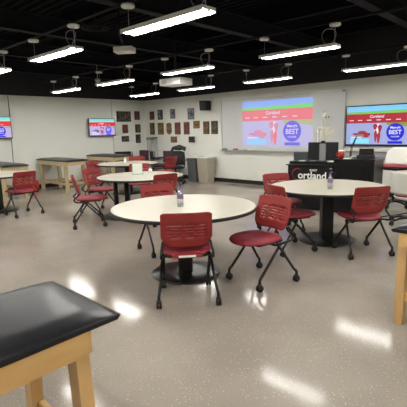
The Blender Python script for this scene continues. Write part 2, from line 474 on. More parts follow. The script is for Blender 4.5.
b = new(); box(b, -.13, .13, -.192, -.15, .428, .462, .006); obj('rear_rail', b, M['redshell'], ch0)

# ---------------------------------------------------------------- round tables
def make_table(label, twin=False):
    t = thing('round_table', label, 'table', (0, 0, 0), 0, 'round meeting tables')
    b = new(); lathe(b, [(.3, .712), (.752, .712), (.752, .736), (.745, .738)], 72); obj('tabletop', b, M['laminate'], t)
    b = new()
    n = 72
    R0, R1 = .752, .762
    pr = [(R0, .704), (R1, .706), (R1, .734), (R0+.003, .737), (R0, .736)]
    rings = [[b.verts.new((r*math.cos(2*PI*k/n), r*math.sin(2*PI*k/n), z)) for k in range(n)] for r, z in pr]
    for i in range(len(pr)):
        A, B = rings[i], rings[(i+1) % len(pr)]
        for k in range(n):
            f = b.faces.new((A[k], A[(k+1) % n], B[(k+1) % n], B[k])); f.smooth = True
    obj('edge_band', b, M['edge'], t)
    return t
def single_base(t, dx=0, dy=0, rz=0):
    b = new(); lathe(b, [(.30, 0), (.365, .003), (.37, .010), (.362, .018), (.2, .028), (.1, .034)], 56, (dx, dy, 0)); obj('base_disc', b, M['gloss'], t)
    b = new(); box(b, -.075, .075, -.075, .075, .03, .69, .008); o = obj('column', b, M['black'], t); o.location = (dx, dy, 0); o.rotation_euler = (0, 0, rz)
    b = new(); beambox(b, (-.35, 0, .698), (.35, 0, .698), .06, .024); beambox(b, (0, -.35, .698), (0, .35, .698), .06, .024); o = obj('top_bracket', b, M['black'], t); o.location = (0, 0, 0)
T1, T2, T3, T4, T5 = (-3.064, 2.92), (-2.516, 5.041), (-5.794, 4.487), (-8.35, 6.1), (-8.62, 3.05)
labs = ['nearest cream round table with a black edge, bottle on it', 'cream round table in front of the black desk at right',
        'cream round table at left center carrying the white card stand', 'farthest cream round table, by the padded benches',
        'cream round table cut off by the left edge of the view']
tb0 = make_table(labs[0]); single_base(tb0, 0, 0, math.radians(43)); index_kids(tb0)
for i, (x, y) in enumerate((T1, T2, T4, T5)):
    lab = (labs[0], labs[1], labs[3], labs[4])[i]
    if i == 0: tb0.location = (x, y, 0)
    else: copy_tree(tb0, (x, y, 0), 0, lab)
t3 = make_table(labs[2]); t3.location = (*T3, 0)
b = new(); lathe(b, [(.30, 0), (.365, .003), (.37, .012), (.36, .02), (.1, .03)], 56, (-.28, -.22, 0)); obj('base_disc', b, M['gloss'], t3)
for dx, dy in ((-.396, -.267), (-.176, -.187)):
    b = new(); lathe(b, [(.042, .02), (.042, .712)], 16, (dx, dy, 0)); obj('column', b, M['black'], t3)
b = new(); beambox(b, (-.5, -.3, .698), (.4, .03, .698), .08, .02); obj('top_bracket', b, M['black'], t3)

# small things on the tables
def make_bottle(label, loc):
    t = thing('spray_bottle', label, 'bottle', loc, 0, 'sanitizer bottles on the tables')
    b = new(); lathe(b, [(.025, 0), (.032, .004), (.033, .05), (.033, .12), (.028, .145), (.014, .165), (.013, .175)], 20); obj('body', b, M['bottle'], t)
    b = new(); lathe(b, [(.0335, .085), (.0342, .088), (.0342, .125), (.0335, .128)], 20, cap=False); obj('label_band', b, M['purple'], t)
    b = new(); lathe(b, [(.016, .172), (.017, .176), (.015, .195), (.006, .2), (.005, .212)], 16); box(b, -.008, .03, -.007, .007, .208, .22, .002); obj('pump', b, M['purple'], t)
    return t
bo = make_bottle('clear bottle with purple band and cap standing on the nearest round table', (-3.05, 2.86, .7382)); index_kids(bo)
b2 = copy_tree(bo, (-2.36, 4.80, .7382), .5, 'clear bottle with purple band standing on the table before the black desk')
t = thing('card_stand', 'white card in a clear stand on the left center round table', 'sign holder', (-6.02, 4.6, .7382), math.radians(43))
b = new(); box(b, -.105, .105, -.055, .055, 0, .005, .001); box(b, -.095, .095, -.005, .0, .005, .20); obj('holder', b, M['acrylic'], t)
b = new(); box(b, -.085, .085, -.009, -.0055, .01, .195); obj('card', b, M['paper'], t)
t = thing('small_bottle', 'small white squat bottle right of the card stand', 'bottle', (-6.12, 4.98, .7382))
b = new(); lathe(b, [(.03, 0), (.036, .004), (.036, .05), (.02, .065)], 18); obj('body', b, M['whitep'], t)
b = new(); lathe(b, [(.02, .062), (.02, .08)], 16); obj('cap', b, M['white'], t)
t = thing('small_bottle', 'small white pump bottle on the farthest round table', 'bottle', (-8.6, 6.2, .7382))
b = new(); lathe(b, [(.03, 0), (.034, .004), (.034, .08), (.012, .1)], 18); obj('body', b, M['whitep'], t)
b = new(); lathe(b, [(.01, .098), (.01, .13)], 12); box(b, -.006, .03, -.006, .006, .126, .136); obj('pump', b, M['white'], t)

# ---------------------------------------------------------------- treatment tables
def treat(label, x0, x1, y0, y1, h, vin, splay=.03, long='x', inset=.17, w1='wood', w2='woodh'):
    cx, cy = (x0+x1)/2, (y0+y1)/2; hx, hy = (x1-x0)/2, (y1-y0)/2
    t = thing('treatment_table', label, 'padded bench', (cx, cy, 0), 0, 'padded wooden treatment benches')
    th = .055
    # padded top with crowned surface and soft rim
    b = new(); nx, ny = 26, 14; grid = []
    for j in range(ny+1):
        r = []
        for i in range(nx+1):
            u = -1+2*i/nx; v = -1+2*j/ny
            u = math.copysign(1-(1-abs(u))**1.6, u); v = math.copysign(1-(1-abs(v))**1.6, v)
            du = (1-abs(u))*hx; dv = (1-abs(v))*hy
            e = min(1, math.sqrt(max(0, min(du, .10)/.10)))*min(1, math.sqrt(max(0, min(dv, .10)/.10)))
            z = h-th*.62+th*.62*e
            r.append(b.verts.new((u*hx, v*hy, z)))
        grid.append(r)
    for j in range(ny):
        for i in range(nx):
            f = b.faces.new((grid[j][i], grid[j][i+1], grid[j+1][i+1], grid[j+1][i])); f.smooth = True
    edge = [grid[0][i] for i in range(nx+1)]+[grid[j][nx] for j in range(1, ny+1)]+[grid[ny][i] for i in range(nx-1, -1, -1)]+[grid[j][0] for j in range(ny-1, 0, -1)]
    lo = [b.verts.new((v.co.x*.985, v.co.y*.985, h-th)) for v in edge]
    m_ = len(edge)
    for i in range(m_):
        b.faces.new((edge[i], edge[(i+1) % m_], lo[(i+1) % m_], lo[i]))
    b.faces.new(lo[::-1])
    obj('padded_top', b, vin, t)
    ix, iy = (inset, .05) if long == 'x' else (.05, inset)
    ax, ay = hx-ix, hy-iy
    z1 = h-th-.002
    ex, ey = (hx-.06, ay+.03) if long == 'x' else (ax+.03, ay+.012)
    b = new(); z0 = z1-.10
    for s in (-1, 1):
        box(b, -ex, ex, s*ey-.012, s*ey+.012, z0, z1); box(b, s*ex-.012, s*ex+.012, -ey+.013, ey-.013, z0, z1)
    obj('apron', b, M[w2], t)
    for sx in (-1, 1):
        for sy in (-1, 1):
            b = new(); k = splay
            a = (sx*(ax-.02), sy*(ay-.02), z1-.01); c = (sx*(ax+k-.02), sy*(ay-.02+k*.3), 0)
            beambox(b, a, c, .08 if long == 'y' else .06, .06 if long == 'y' else .085, Vector((0, 1, 0))); obj('leg', b, M[w1], t)
    zs = .17 if long == 'x' else .09
    for s in (-1, 1):
        b = new()
        if long == 'x': beambox(b, (s*(ax), -ay, zs+.05), (s*(ax), ay, zs+.05), .03, .06)
        else: beambox(b, (-ax, s*ay, zs+.05), (ax, s*ay, zs+.05), .03, .06)
        obj('stretcher', b, M[w2], t)
    b = new()
    if long == 'x':
        for s in (-1, 1): beambox(b, (-ax, s*(ay-.02), zs+.05), (ax, s*(ay-.02), zs+.05), .025, .06)
    else:
        beambox(b, (0, -ay, zs+.05), (0, ay, zs+.05), .03, .06)
    obj('long_rail', b, M[w2], t)
    return t
treat('black padded wooden bench filling the lower left foreground corner', -2.02, -1.40, -.95, .94, .785, M['vinyl'], .03, 'y', .16)
treat('black padded wooden bench cut off by the right edge of the view', -1.04, .82, 3.12, 3.75, .785, M['vinyl'], .0, 'x', .06)
treat('black padded bench behind the far left round table, by the left television', -11.12, -9.55, 3.55, 4.16, .84, M['vinylgrey'], .03, w1='birch', w2='birchh')
treat('grey-black padded bench standing alone on the left wall between the two televisions', -11.12, -9.45, 5.05, 5.68, .85, M['vinylgrey'], .03, w1='birch', w2='birchh')
treat('black padded bench below the second television, behind the red chairs', -11.12, -9.65, 6.6, 7.25, .86, M['vinylgrey'], .03, w1='birch', w2='birchh')
# ---------------------------------------------------------------- screens
def web_page(t, name, w, h, P, cols, e, bare=False):
    """the web page shown on a screen: parts laid on the sheet. P maps (x from left, z from bottom, out) to local space.
       cols: dict of materials"""
    s = obj_rect(name, P, 0, w, 0, h, .0, .002, cols['page'], t)
    def R(nm, x0, x1, z0, z1, m, lv=1): return obj_rect(nm, P, x0*w, x1*w, z0*h, z1*h, .002, .002+.0012*lv, m, s)
    R('sky_strip', 0, 1, .86, 1, cols['sky'])
    b = new(); prism(b, [(0, .79*h), (w, .76*h), (w, .88*h), (0, .85*h)], .002, .004, P); obj('green_strip', b, cols['green'], s)
    R('red_banner', 0, 1, .56, .80, cols['red'], 3)
    # photo on the page: pale ground, red figures, white text box
    rn = random.Random(7)
    def blob(x, z, dx, dz, m, out):
        b = new(); prism(b, [((x+dx*math.cos(a)*(1+.2*math.sin(3*a)))*w, (z+dz*math.sin(a))*h) for a in [2*PI*q/14 for q in range(14)]], .002, out, P); return b
    for x, z, dx, dz, m in ((.17, .27, .07, .03, 'figure'), (.25, .31, .06, .05, 'figure'), (.31, .25, .065, .07, 'figure'), (.22, .23, .05, .03, 'sky'), (.33, .29, .025, .03, 'white'),
                            (.445, .46, .03, .08, 'figure'), (.47, .36, .035, .09, 'white'), (.455, .22, .02, .16, 'figure'), (.50, .20, .025, .17, 'red'), (.515, .42, .028, .10, 'figure'), (.49, .50, .04, .035, 'white')):
        obj('pictured_figure', blob(x, z, dx, dz, m, .004+.0004*rn.random()), cols[m], s)
    b = new(); prism(b, [(.62*w, .50*h), (1.0*w, .44*h), (1.0*w, .56*h), (.60*w, .56*h)], .002, .0036, P); obj('tree_line', b, cols['tree'], s)
    R('text_panel', .07, .36, .03, .15, cols['cyan'], 3)
    R('text_panel', .08, .24, .17, .20, cols['white'], 3)
    # round badge
    cx, cz, r = .735*w, .32*h, .22*h
    b = new(); prism(b, [(cx+r*math.cos(a), cz+r*math.sin(a)) for a in [2*PI*q/40 for q in range(40)]], .002, .0065, P); bd = obj('badge', b, cols['blue'], s)
    R('badge_ribbon', .635, .84, .02, .085, cols['blue'], 3)
    for x in (.03, .16, .30, .44, .58, .72): R('menu_word', x+.02, x+.085, .625, .645, cols['white'], 4)
    def T(nm, body, x, z, size, m, out, shear=0., bold=0.):
        o0 = Vector(P(0, 0, 0)); ex = (Vector(P(1, 0, 0))-o0); ez = (Vector(P(0, 1, 0))-o0); en = (Vector(P(0, 0, 1))-o0)
        c = Vector(P(x, z, out))
        mtx = Matrix(((ex.x, ez.x, en.x, c.x), (ex.y, ez.y, en.y, c.y), (ex.z, ez.z, en.z, c.z), (0, 0, 0, 1)))
        return text_mesh(nm, body, size, m, s, mtx, .0006, shear, 'CENTER', bold)
    T('banner_lettering', 'Cortland', .46*w, .725*h, .10*h, cols['white'], .0078, .25, .0015*h)
    T('badge_lettering', 'BEST', cx, cz-.01*h, .15*h, cols['white'], .008, 0, .002*h)
    T('badge_lettering', "Money's", cx, cz+.11*h, .075*h, cols['white'], .008, 0, .003*h)
    T('badge_lettering', 'COLLEGES', cx, cz-.12*h, .045*h, cols['white'], .008, 0, .001*h)
    return s
def obj_rect(name, P, x0, x1, z0, z1, d0, d1, m, parent):
    b = new(); prism(b, [(x0, z0), (x1, z0), (x1, z1), (x0, z1)], d0, d1, P); return obj(name, b, m, parent)
def palette(tagname, e, page, sky, green, red, fig, cyan, blue, white):
    return {k: screen_mat('%s %s' % (tagname, k), v, e, .05) for k, v in dict(page=page, sky=sky, green=green, red=red, figure=fig, cyan=cyan, blue=blue, white=white, tree=tuple((a+b_)/2 for a, b_ in zip(green, fig))).items()}
pal_tv = palette('television', 1.0, rgb(150, 160, 205), rgb(120, 190, 230), rgb(110, 190, 80), rgb(165, 25, 45), rgb(150, 30, 45), rgb(130, 215, 240), rgb(5, 10, 200), rgb(225, 225, 235))
pal_sm = palette('small television', 1.0, rgb(180, 165, 210), rgb(120, 205, 205), rgb(150, 215, 190), rgb(220, 25, 50), rgb(120, 80, 120), rgb(200, 190, 230), rgb(20, 20, 215), rgb(240, 225, 240))
pal_pr = palette('projected', .80, rgb(196, 190, 232), rgb(150, 180, 250), rgb(130, 225, 120), rgb(238, 130, 142), rgb(225, 150, 175), rgb(160, 215, 255), rgb(120, 110, 230), rgb(235, 225, 245))

# large television on the back wall
tvw, tvh = 1.47, .87
t = thing('television', 'large wall television showing the red and blue web page, right of the whiteboard', 'television', (-4.07, YB, 1.07))
b = new(); box(b, 0, tvw, -.06, -.004, 0, tvh, .008); obj('casing', b, M['gloss'], t)
s = web_page(t, 'screen', tvw-.05, tvh-.065, lambda a, c, d: (a+.025, -.0605-d, c+.04), pal_tv, 1)
# the two on the left wall (facing +x); screen x runs along +y
def small_tv(label, y0, z0, w, h):
    t = thing('television', label, 'television', (XL, y0, z0))
    b = new(); box(b, 0.0, .06, w*.3, w*.7, h*.25, h*.75); obj('wall_bracket', b, M['black'], t)
    b = new(); box(b, .06, .10, 0, w, 0, h, .006); obj('casing', b, M['gloss'], t)
    web_page(t, 'screen', w-.04, h-.045, lambda a, c, d: (.1005+d, a+.02, c+.028), pal_sm, 1)
    return t
small_tv('small wall television in the middle of the left wall, showing a red and blue page', 6.74, 1.385, .94, .535)
small_tv('small wall television cut off by the left edge of the view', 3.47, 1.405, 1.0, .56)
b = new(); tube(b, [(XL+.012, 4.49, 2.5), (XL+.012, 4.49, 1.95)], .008, 6); tube(b, [(XL+.012, 4.47, 1.42), (XL+.014, 4.455, .9), (XL+.014, 4.45, .12)], .008, 6)
tag(obj('power_cord', b, M['cordblack']), 'thin dark cord running down the left wall past the left television', 'cable')

# whiteboard with tray
t = thing('whiteboard', 'wide whiteboard with a marker tray on the back wall', 'whiteboard', (-7.73, YB, .93))
W_ = 3.61; H_ = 1.35
b = new(); box(b, .0, W_, -.02, -.001, .0, H_); obj('writing_surface', b, M['board'], t)
b = new(); box(b, -.015, 0, -.028, 0, -.0, H_+.012); box(b, W_, W_+.015, -.028, 0, 0, H_+.012); box(b, 0, W_, -.028, 0, H_, H_+.012); obj('frame', b, M['alu'], t)
b = new(); box(b, -.015, W_+.015, -.10, 0, -.03, -.005); box(b, -.015, W_+.015, -.10, -.094, -.005, .006); obj('marker_tray', b, M['alu'], t)
b = new(); box(b, W_-.06, W_+.0, -.036, -.0285, H_-.01, H_+.012); obj('clip', b, M['black'], t)
# projected picture: projector light put into the colours of a thin glowing sheet
t = thing('projected_picture', 'pale projected web page on the whiteboard', 'projection', (-7.0, YB-.0205, 1.045))
web_page(t, 'screen', 2.10, 1.16, lambda a, c, d: (a, -d*.5, c), pal_pr, 1)
# erasers on tray
for x, m, lab in ((-7.62, 'bingrey', 'dark grey eraser on the marker tray, left of the red one'), (-7.22, 'cupred', 'red eraser on the marker tray under the projected picture')):
    t = thing('eraser', lab, 'eraser', (x, YB-.055, .9252))
    b = new(); box(b, -.07, .07, -.025, .025, 0, .014); obj('felt', b, M['blackmatte'], t)
    b = new(); box(b, -.072, .072, -.027, .027, .014, .045, .006); obj('grip', b, M[m], t)
for i, x in enumerate((-6.95, -6.8)):
    b = new(); tube(b, [(x, YB-.05, .936), (x+.12, YB-.05, .936)], .0095, 8)
    tag(obj('marker', b, M['cupred' if i == 0 else 'whitep']), ('red marker lying on the whiteboard tray' if i == 0 else 'white marker lying on the whiteboard tray'), 'marker')

# console below television: pale bar and grey box
t = thing('wall_console', 'pale grey ledge with a grey cabinet under the large television', 'wall cabinet', (-4.07, YB, .80))
b = new(); box(b, 0, 1.25, -.12, 0, .16, .235, .01); obj('ledge', b, M['shell'], t)
b = new(); box(b, .38, .98, -.09, 0, -.02, .16, .006); obj('cabinet', b, M['silver'], t)

# wall loudspeaker
t = thing('loudspeaker', 'black loudspeaker high on the back wall left of the whiteboard', 'speaker', (-8.19, YB, 2.19), 0)
b = new(); box(b, -.03, .03, -.1, 0, -.05, .05); obj('bracket', b, M['black'], t)
b = new(); prism(b, [(-.12, -.145), (.11, -.145), (.12, .12), (-.13, .13)], -.32, -.10, lambda a, c, d: (a, d, c)); obj('cabinet', b, M['black'], t)
b = new(); prism(b, [(-.10, -.12), (.09, -.12), (.10, .10), (-.11, .11)], -.33, -.3205, lambda a, c, d: (a, d, c)); obj('grille', b, M['speaker'], t)

# ---------------------------------------------------------------- plaques
pm = [plaque_mat('plaque dark', rgb(29, 26, 23), None, rgb(93, 87, 76), 14), plaque_mat('plaque brown', rgb(74, 46, 26), None, rgb(117, 87, 54), 14),
      plaque_mat('plaque red', rgb(81, 39, 34), None, rgb(109, 70, 59), 16), plaque_mat('plaque photo', rgb(54, 57, 62), None, rgb(132, 137, 140), 9),
      plaque_mat('plaque gold', rgb(92, 67, 31), None, rgb(137, 110, 60), 12), plaque_mat('plaque tan', rgb(93, 71, 42), None, rgb(117, 98, 67), 16)]
fr = [mat('frame black', rgb(26, 24, 24), .4), mat('frame brown', rgb(74, 46, 30), .4), mat('frame grey', rgb(96, 98, 104), .4), mat('frame tan', rgb(112, 82, 46), .4)]
gp = 'framed plaques on the walls'
def plaque(label, wall, a0, a1, z0, z1, face, frame, cut=0., inner=.16, shield=False):
    w, h = a1-a0, z1-z0
    if wall == 'back': loc = (a0, YB-.001, z0); P = lambda a, c, d: (a, -d, c)
    else: loc = (XL+.001, a0, z0); P = lambda a, c, d: (d, a, c)
    t = thing('wall_plaque', label, 'plaque', loc, 0, gp)
    if shield:
        poly = [(w*.5, 0), (w*.85, h*.1), (w, h*.3), (w*.94, h*.7), (w, h*.9), (w*.7, h), (w*.3, h), (0, h*.9), (w*.06, h*.7), (0, h*.3), (w*.15, h*.1)]
        b = new(); prism(b, poly, 0, .02, P); obj('board', b, fr[frame], t)
        b = new(); prism(b, [(w*.5+(x-w*.5)*.72, h*.5+(z-h*.5)*.72) for x, z in poly], .02, .026, P); obj('face', b, pm[face], t)
        return t
    m = inner*w
    b = new(); prism(b, [(0, 0), (w, 0), (w, h), (0, h)], 0, .02, P); obj('frame', b, fr[frame], t)
    b = new(); prism(b, [(m, m), (w-m, m), (w-m, h-m), (m, h-m)], .02, .024, P); obj('face', b, pm[face], t)
    return t
plaque('large dark landscape frame, topmost on the left wall beside the television', 'left', 7.82, 8.37, 1.82, 2.15, 0, 0, inner=.06)
plaque('small dark brown plaque below the large landscape frame', 'left', 8.02, 8.23, 1.46, 1.73, 2, 1, inner=.1)
plaque('small dark landscape plaque, lowest under the large frame on the left wall', 'left', 7.97, 8.25, 1.18, 1.36, 0, 0, inner=.08)
plaque('upper brown framed plaque next to the room corner on the left wall', 'left', 8.53, 8.74, 1.88, 2.16, 2, 1)
plaque('middle black framed plaque next to the room corner on the left wall', 'left', 8.54, 8.75, 1.46, 1.73, 5, 0)
plaque('lowest black framed plaque next to the room corner on the left wall', 'left', 8.54, 8.73, 1.12, 1.40, 0, 0)
plaque('top row brown plaque nearest the corner on the back wall', 'back', -10.92, -10.70, 1.87, 2.14, 2, 1)
plaque('top row black framed photograph, second from the corner', 'back', -10.51, -10.28, 1.86, 2.17, 3, 0)
plaque('top row dark framed photograph in the middle of the back wall group', 'back', -9.90, -9.68, 1.87, 2.17, 3, 2)
plaque('grey framed photograph nearest the loudspeaker in the top row', 'back', -9.11, -8.84, 1.82, 2.15, 3, 2, inner=.12)
plaque('tall dark plaque nearest the corner in the middle row of the back wall', 'back', -10.94, -10.72, 1.38, 1.765, 5, 0, inner=.1)
plaque('tall gold-brown plaque, second from the corner in the middle row', 'back', -10.53, -10.26, 1.38, 1.755, 4, 1, inner=.1)
plaque('shield-shaped gold plaque in the middle row', 'back', -10.11, -9.87, 1.375, 1.745, 4, 3, shield=True)
plaque('tall reddish plaque right of the shield-shaped one', 'back', -9.71, -9.46, 1.375, 1.748, 2, 1, inner=.1)
plaque('tall reddish-tan plaque, second right of the shield-shaped one', 'back', -9.30, -9.06, 1.37, 1.75, 2, 3, inner=.08)
plaque('short gold plaque in the middle row below the loudspeaker', 'back', -8.88, -8.63, 1.545, 1.768, 4, 3, inner=.12)
plaque('tall brown plaque with a dark figure, second left of the whiteboard', 'back', -8.47, -8.24, 1.375, 1.742, 1, 1, inner=.12)
plaque('tall dark brown plaque nearest the whiteboard', 'back', -8.15, -7.91, 1.372, 1.747, 0, 1, inner=.1)
plaque('small tan square plaque in the lowest row under the reddish one', 'back', -9.92, -9.64, 1.123, 1.312, 5, 3, inner=.1)
plaque('small black square plaque in the lowest row above the mesh chair', 'back', -9.10, -8.85, 1.126, 1.308, 0, 0, inner=.14)

# ---------------------------------------------------------------- instructor desk
dk = math.radians(7)
t = thing('instructor_desk', 'black two-part instructor desk with white lettering on its front', 'desk', (-4.15, 6.70, 0), dk)
b = new(); box(b, .0, .86, .0, .60, .0, .815); obj('cabinet', b, M['desk'], t)
b = new(); box(b, -.03, .875, -.03, .63, .815, .835, .003); obj('worktop', b, M['desktop'], t)
b = new(); box(b, .0, .86, .06, .60, .835, .885); obj('raised_shelf', b, M['desktop'], t)
b = new(); box(b, .88, 1.55, -.02, .60, 0, .93); tag(obj('cabinet', b, M['desk'], t), 'taller right-hand black cabinet', None)
b = new(); box(b, .87, 1.565, -.03, .61, .93, .952, .003); tag(obj('worktop', b, M['desktop'], t), 'top of the taller right-hand cabinet', None)
b = new(); box(b, .05, .84, -.006, .0, .35, .79); obj('sign_panel', b, M['deskgrey'], t)
b = new(); box(b, 1.40, 1.404, -.024, -.02, .02, .92); box(b, 1.45, 1.46, -.028, -.02, .55, .8); obj('door_seam', b, M['deskgrey'], t)
b = new(); box(b, .80, .845, -.03, -.006, .765, .785, .003); obj('latch', b, M['silver'], t)
fm = Matrix(((1, 0, 0, 0), (0, 0, -1, 0), (0, 1, 0, 0), (0, 0, 0, 1)))
text_mesh('lettering', 'ortland', .185, M['textwhite'], t, Matrix.Translation((.475, -.009, .635)) @ fm, .002, 0, 'CENTER', .003)
text_mesh('lettering', 'SUNY', .055, M['textwhite'], t, Matrix.Translation((.50, -.009, .735)) @ fm, .002, 0, 'CENTER', .001)
b = new(); pts = []
for k in range(22):
    a = math.radians(50+k*(230/21)); pts.append((.20+.115*math.cos(a), .655+.105*math.sin(a)*1.0, .003+.008*math.sin(PI*k/21)))
A = [b.verts.new((x-w_*0, -.010, z+w_)) for x, z, w_ in pts]; B = [b.verts.new((x+w_, -.010, z-w_)) for x, z, w_ in pts]
for k in range(21): b.faces.new((A[k], A[k+1], B[k+1], B[k]))
o = obj('initial_letter', b, M['textred'], t); tag(o, 'red sweeping letter C', None); md = o.modifiers.new('thick', 'SOLIDIFY'); md.thickness = .003

def ondesk(x, y, z):
    c, s = math.cos(dk), math.sin(dk); return (-4.15+x*c-y*s, 6.70+x*s+y*c, z)
# monitor seen from behind
t = thing('monitor', 'black monitor seen from behind on the instructor desk', 'monitor', ondesk(.58, .22, .8852), dk+math.radians(10))
b = new(); box(b, -.27, .27, .02, .05, .02, .345, .006); obj('casing', b, M['blackmatte'], t)
b = new(); box(b, -.055, .055, -.03, .02, .0, .32, .006); obj('stand', b, M['silver'], t)
b = new(); box(b, -.11, .11, -.07, .10, 0, .012, .003); obj('foot', b, M['black'], t)
b = new(); box(b, -.035, .035, .0, .05, .346, .372, .006); obj('webcam', b, M['black'], t)
# open laptop left of monitor
t = thing('laptop', 'open grey laptop at the left end of the instructor desk', 'laptop', ondesk(.12, .38, .8852), dk+math.radians(200))
b = new(); box(b, -.15, .15, -.1, .11, 0, .016, .003); obj('base', b, M['silver'], t)
b = new(); beambox(b, (0, .11, .012), (0, .19, .17), .3, .008, Vector((0, 1, 0))); obj('lid', b, M['bingrey'], t)
# papers
for x, y, z, r, lab in ((.22, .14, .8852, .3, 'white papers beside the laptop on the desk'), (.77, .14, .8852, -.2, 'white papers at the foot of the monitor'), (1.08, .045, .9522, .1, 'white papers at the foot of the jointed document camera')):
    b = new(); box(b, -.06, .06, -.04, .04, 0, .010); box(b, -.05, .07, -.035, .04, .010, .016)
    o = tag(obj('paper_stack', b, M['paper']), lab, 'papers'); o.location = ondesk(x, y, z); o.rotation_euler = (0, 0, dk+r)
# red cup
t = thing('cup', 'red cup standing on the right half of the instructor desk', 'cup', ondesk(.94, .16, .9522))
b = new(); lathe(b, [(.040, 0), (.048, .06), (.054, .125)], 24); obj('cup_body', b, M['cupred'], t)
b = new(); lathe(b, [(.055, .125), (.056, .13), (.05, .14)], 24); obj('lid', b, M['shell'], t)
b = new(); tube(b, [(-.045, 0, .095), (-.085, 0, .09), (-.08, 0, .04), (-.042, 0, .035)], .007, 8, bend=.02); obj('handle', b, M['cupred'], t)
# document camera / arm lamp
t = thing('document_camera', 'black jointed document camera leaning right on the instructor desk', 'document camera', ondesk(1.10, .20, .9522), dk)
b = new(); box(b, -.075, .075, -.07, .07, 0, .03, .006); obj('base', b, M['silver'], t)
b = new(); tube(b, [(-.02, 0, .03), (.0, 0, .20), (.09, 0, .40)], .009, 8); tube(b, [(.0, 0, .03), (.02, 0, .19), (.09, 0, .39)], .006, 8); obj('arm', b, M['black'], t)
b = new(); box(b, .07, .19, -.025, .025, .375, .41, .006); obj('camera_head', b, M['silver'], t)
# black equipment box
t = thing('equipment_box', 'black box-shaped device on the right end of the instructor desk', 'device', ondesk(1.34, .24, .9522), dk)
b = new(); box(b, -.13, .13, -.09, .09, .0, .06, .005); obj('base', b, M['blackmatte'], t)
b = new(); prism(b, [(-.125, .06), (.125, .06), (.115, .17), (-.12, .165)], .0, .03, lambda a, c, d: (a, d+.02, c)); obj('screen_panel', b, M['black'], t)

# ---------------------------------------------------------------- skeleton on a stand
t = thing('anatomical_skeleton', 'ivory model skeleton hanging between whiteboard picture and television', 'skeleton', (-4.33, 8.5, 0), math.radians(50))
b = new(); ball(b, Vector((0, .01, 1.735)), .076, .88, 1.05, 1.0, 18); ball(b, Vector((0, -.05, 1.69)), .05, .95, .9, 1.0)
for s in (-1, 1): ball(b, Vector((s*.045, -.045, 1.715)), .022)
tube(b, [(-.045, .0, 1.67), (-.035, -.06, 1.635), (0, -.082, 1.63), (.035, -.06, 1.635), (.045, 0, 1.67)], .011, 6); sk = obj('skull', b, M['bone'], t)
for s in (-1, 1):
    b = new(); ball(b, Vector((s*.03, -.092, 1.71)), .016, 1, .5, 1); tag(obj('eye_socket', b, M['seatunder'], sk), 'dark eye socket', None)
b = new()
for k in range(24):
    z = 1.62-k*.028; y = .03+.02*math.sin(k*.35); lathe(b, [(.012, -.009), (.02, -.006), (.02, .008), (.012, .01)], 10, (0, y, z))
tube(b, [(0, .045, 1.64), (0, .05, 1.3), (0, .04, .95)], .007, 6); obj('spine', b, M['bone'], t)
b = new()
for k in range(10):
    z = 1.49-k*.033; w = .075+.06*math.sin(min(1, (k+1)/7)*PI*.55); d = .08+.02*math.sin(k/9*PI)
    for s in (-1, 1):
        pts = [(s*w*math.sin(a), .05-d*(1-math.cos(a))*.85+.0, z+.02-.055*(a/PI)) for a in [PI*q/10 for q in range(11)]]
        tube(b, pts[:11 if k < 7 else 8], .0055, 6)
tube(b, [(0, -.09, 1.46), (0, -.10, 1.27)], .013, 6); obj('rib_cage', b, M['bone'], t)
for s in (-1, 1):
    b = new(); tube(b, [(0, -.08, 1.475), (s*.08, -.06, 1.49), (s*.16, .0, 1.485)], .008, 6); prism(b, [(s*.06, 1.46), (s*.15, 1.47), (s*.09, 1.33)], .055, .063, lambda a, c, d: (a, d, c)); obj('shoulder', b, M['bone'], t)
    b = new(); tube(b, [(s*.165, 0, 1.47), (s*.175, .0, 1.32), (s*.185, 0, 1.17)], [.018, .010, .016], 8)
    for q in (-.009, .011): tube(b, [(s*.187+q, 0, 1.165), (s*.20+q, -.01, 1.05), (s*.205+q, -.03, .93)], [.009, .006, .008], 6)
    for q in range(5): tube(b, [(s*.2+(q-2)*.009, -.03, .92), (s*.205+(q-2)*.014, -.035, .85), (s*.205+(q-2)*.015, -.035, .79+.012*abs(q-2))], .0045, 5)
    obj('arm', b, M['bone'], t)
    b = new(); tube(b, [(s*.085, .02, .92), (s*.10, .0, .70), (s*.085, 0, .50)], [.024, .013, .024], 8); tube(b, [(s*.085, 0, .48), (s*.085, .0, .28), (s*.085, 0, .10)], [.022, .011, .015], 8); tube(b, [(s*.105, 0.01, .46), (s*.108, .01, .1)], .006, 6)
    for q in range(5): tube(b, [(s*.085, .02, .09), (s*.085+(q-2)*.012, -.07, .055), (s*.085+(q-2)*.015, -.13, .045)], .006, 5)
    obj('leg', b, M['bone'], t)
b = new()
for s in (-1, 1): tube(b, [(s*.01, .05, .96), (s*.07, .05, 1.02), (s*.13, .01, .99), (s*.11, -.03, .93), (s*.05, -.05, .88), (s*.0, -.06, .89)], [.02, .022, .02, .018, .014, .012], 8)
obj('pelvis', b, M['bone'], t)
b = new(); tube(b, [(0, .11, .03), (0, .11, 1.86), (0, .06, 1.89), (0, .01, 1.86), (0, .01, 1.83)], .008, 8, bend=.04)
for k in range(5):
    a = 2*PI*k/5; tube(b, [(0, .11, .05), (.28*math.cos(a), .11+.28*math.sin(a), .045)], .012, 6); ball(b, Vector((.27*math.cos(a), .11+.27*math.sin(a), .022)), .022)
obj('stand', b, M['alu'], t)

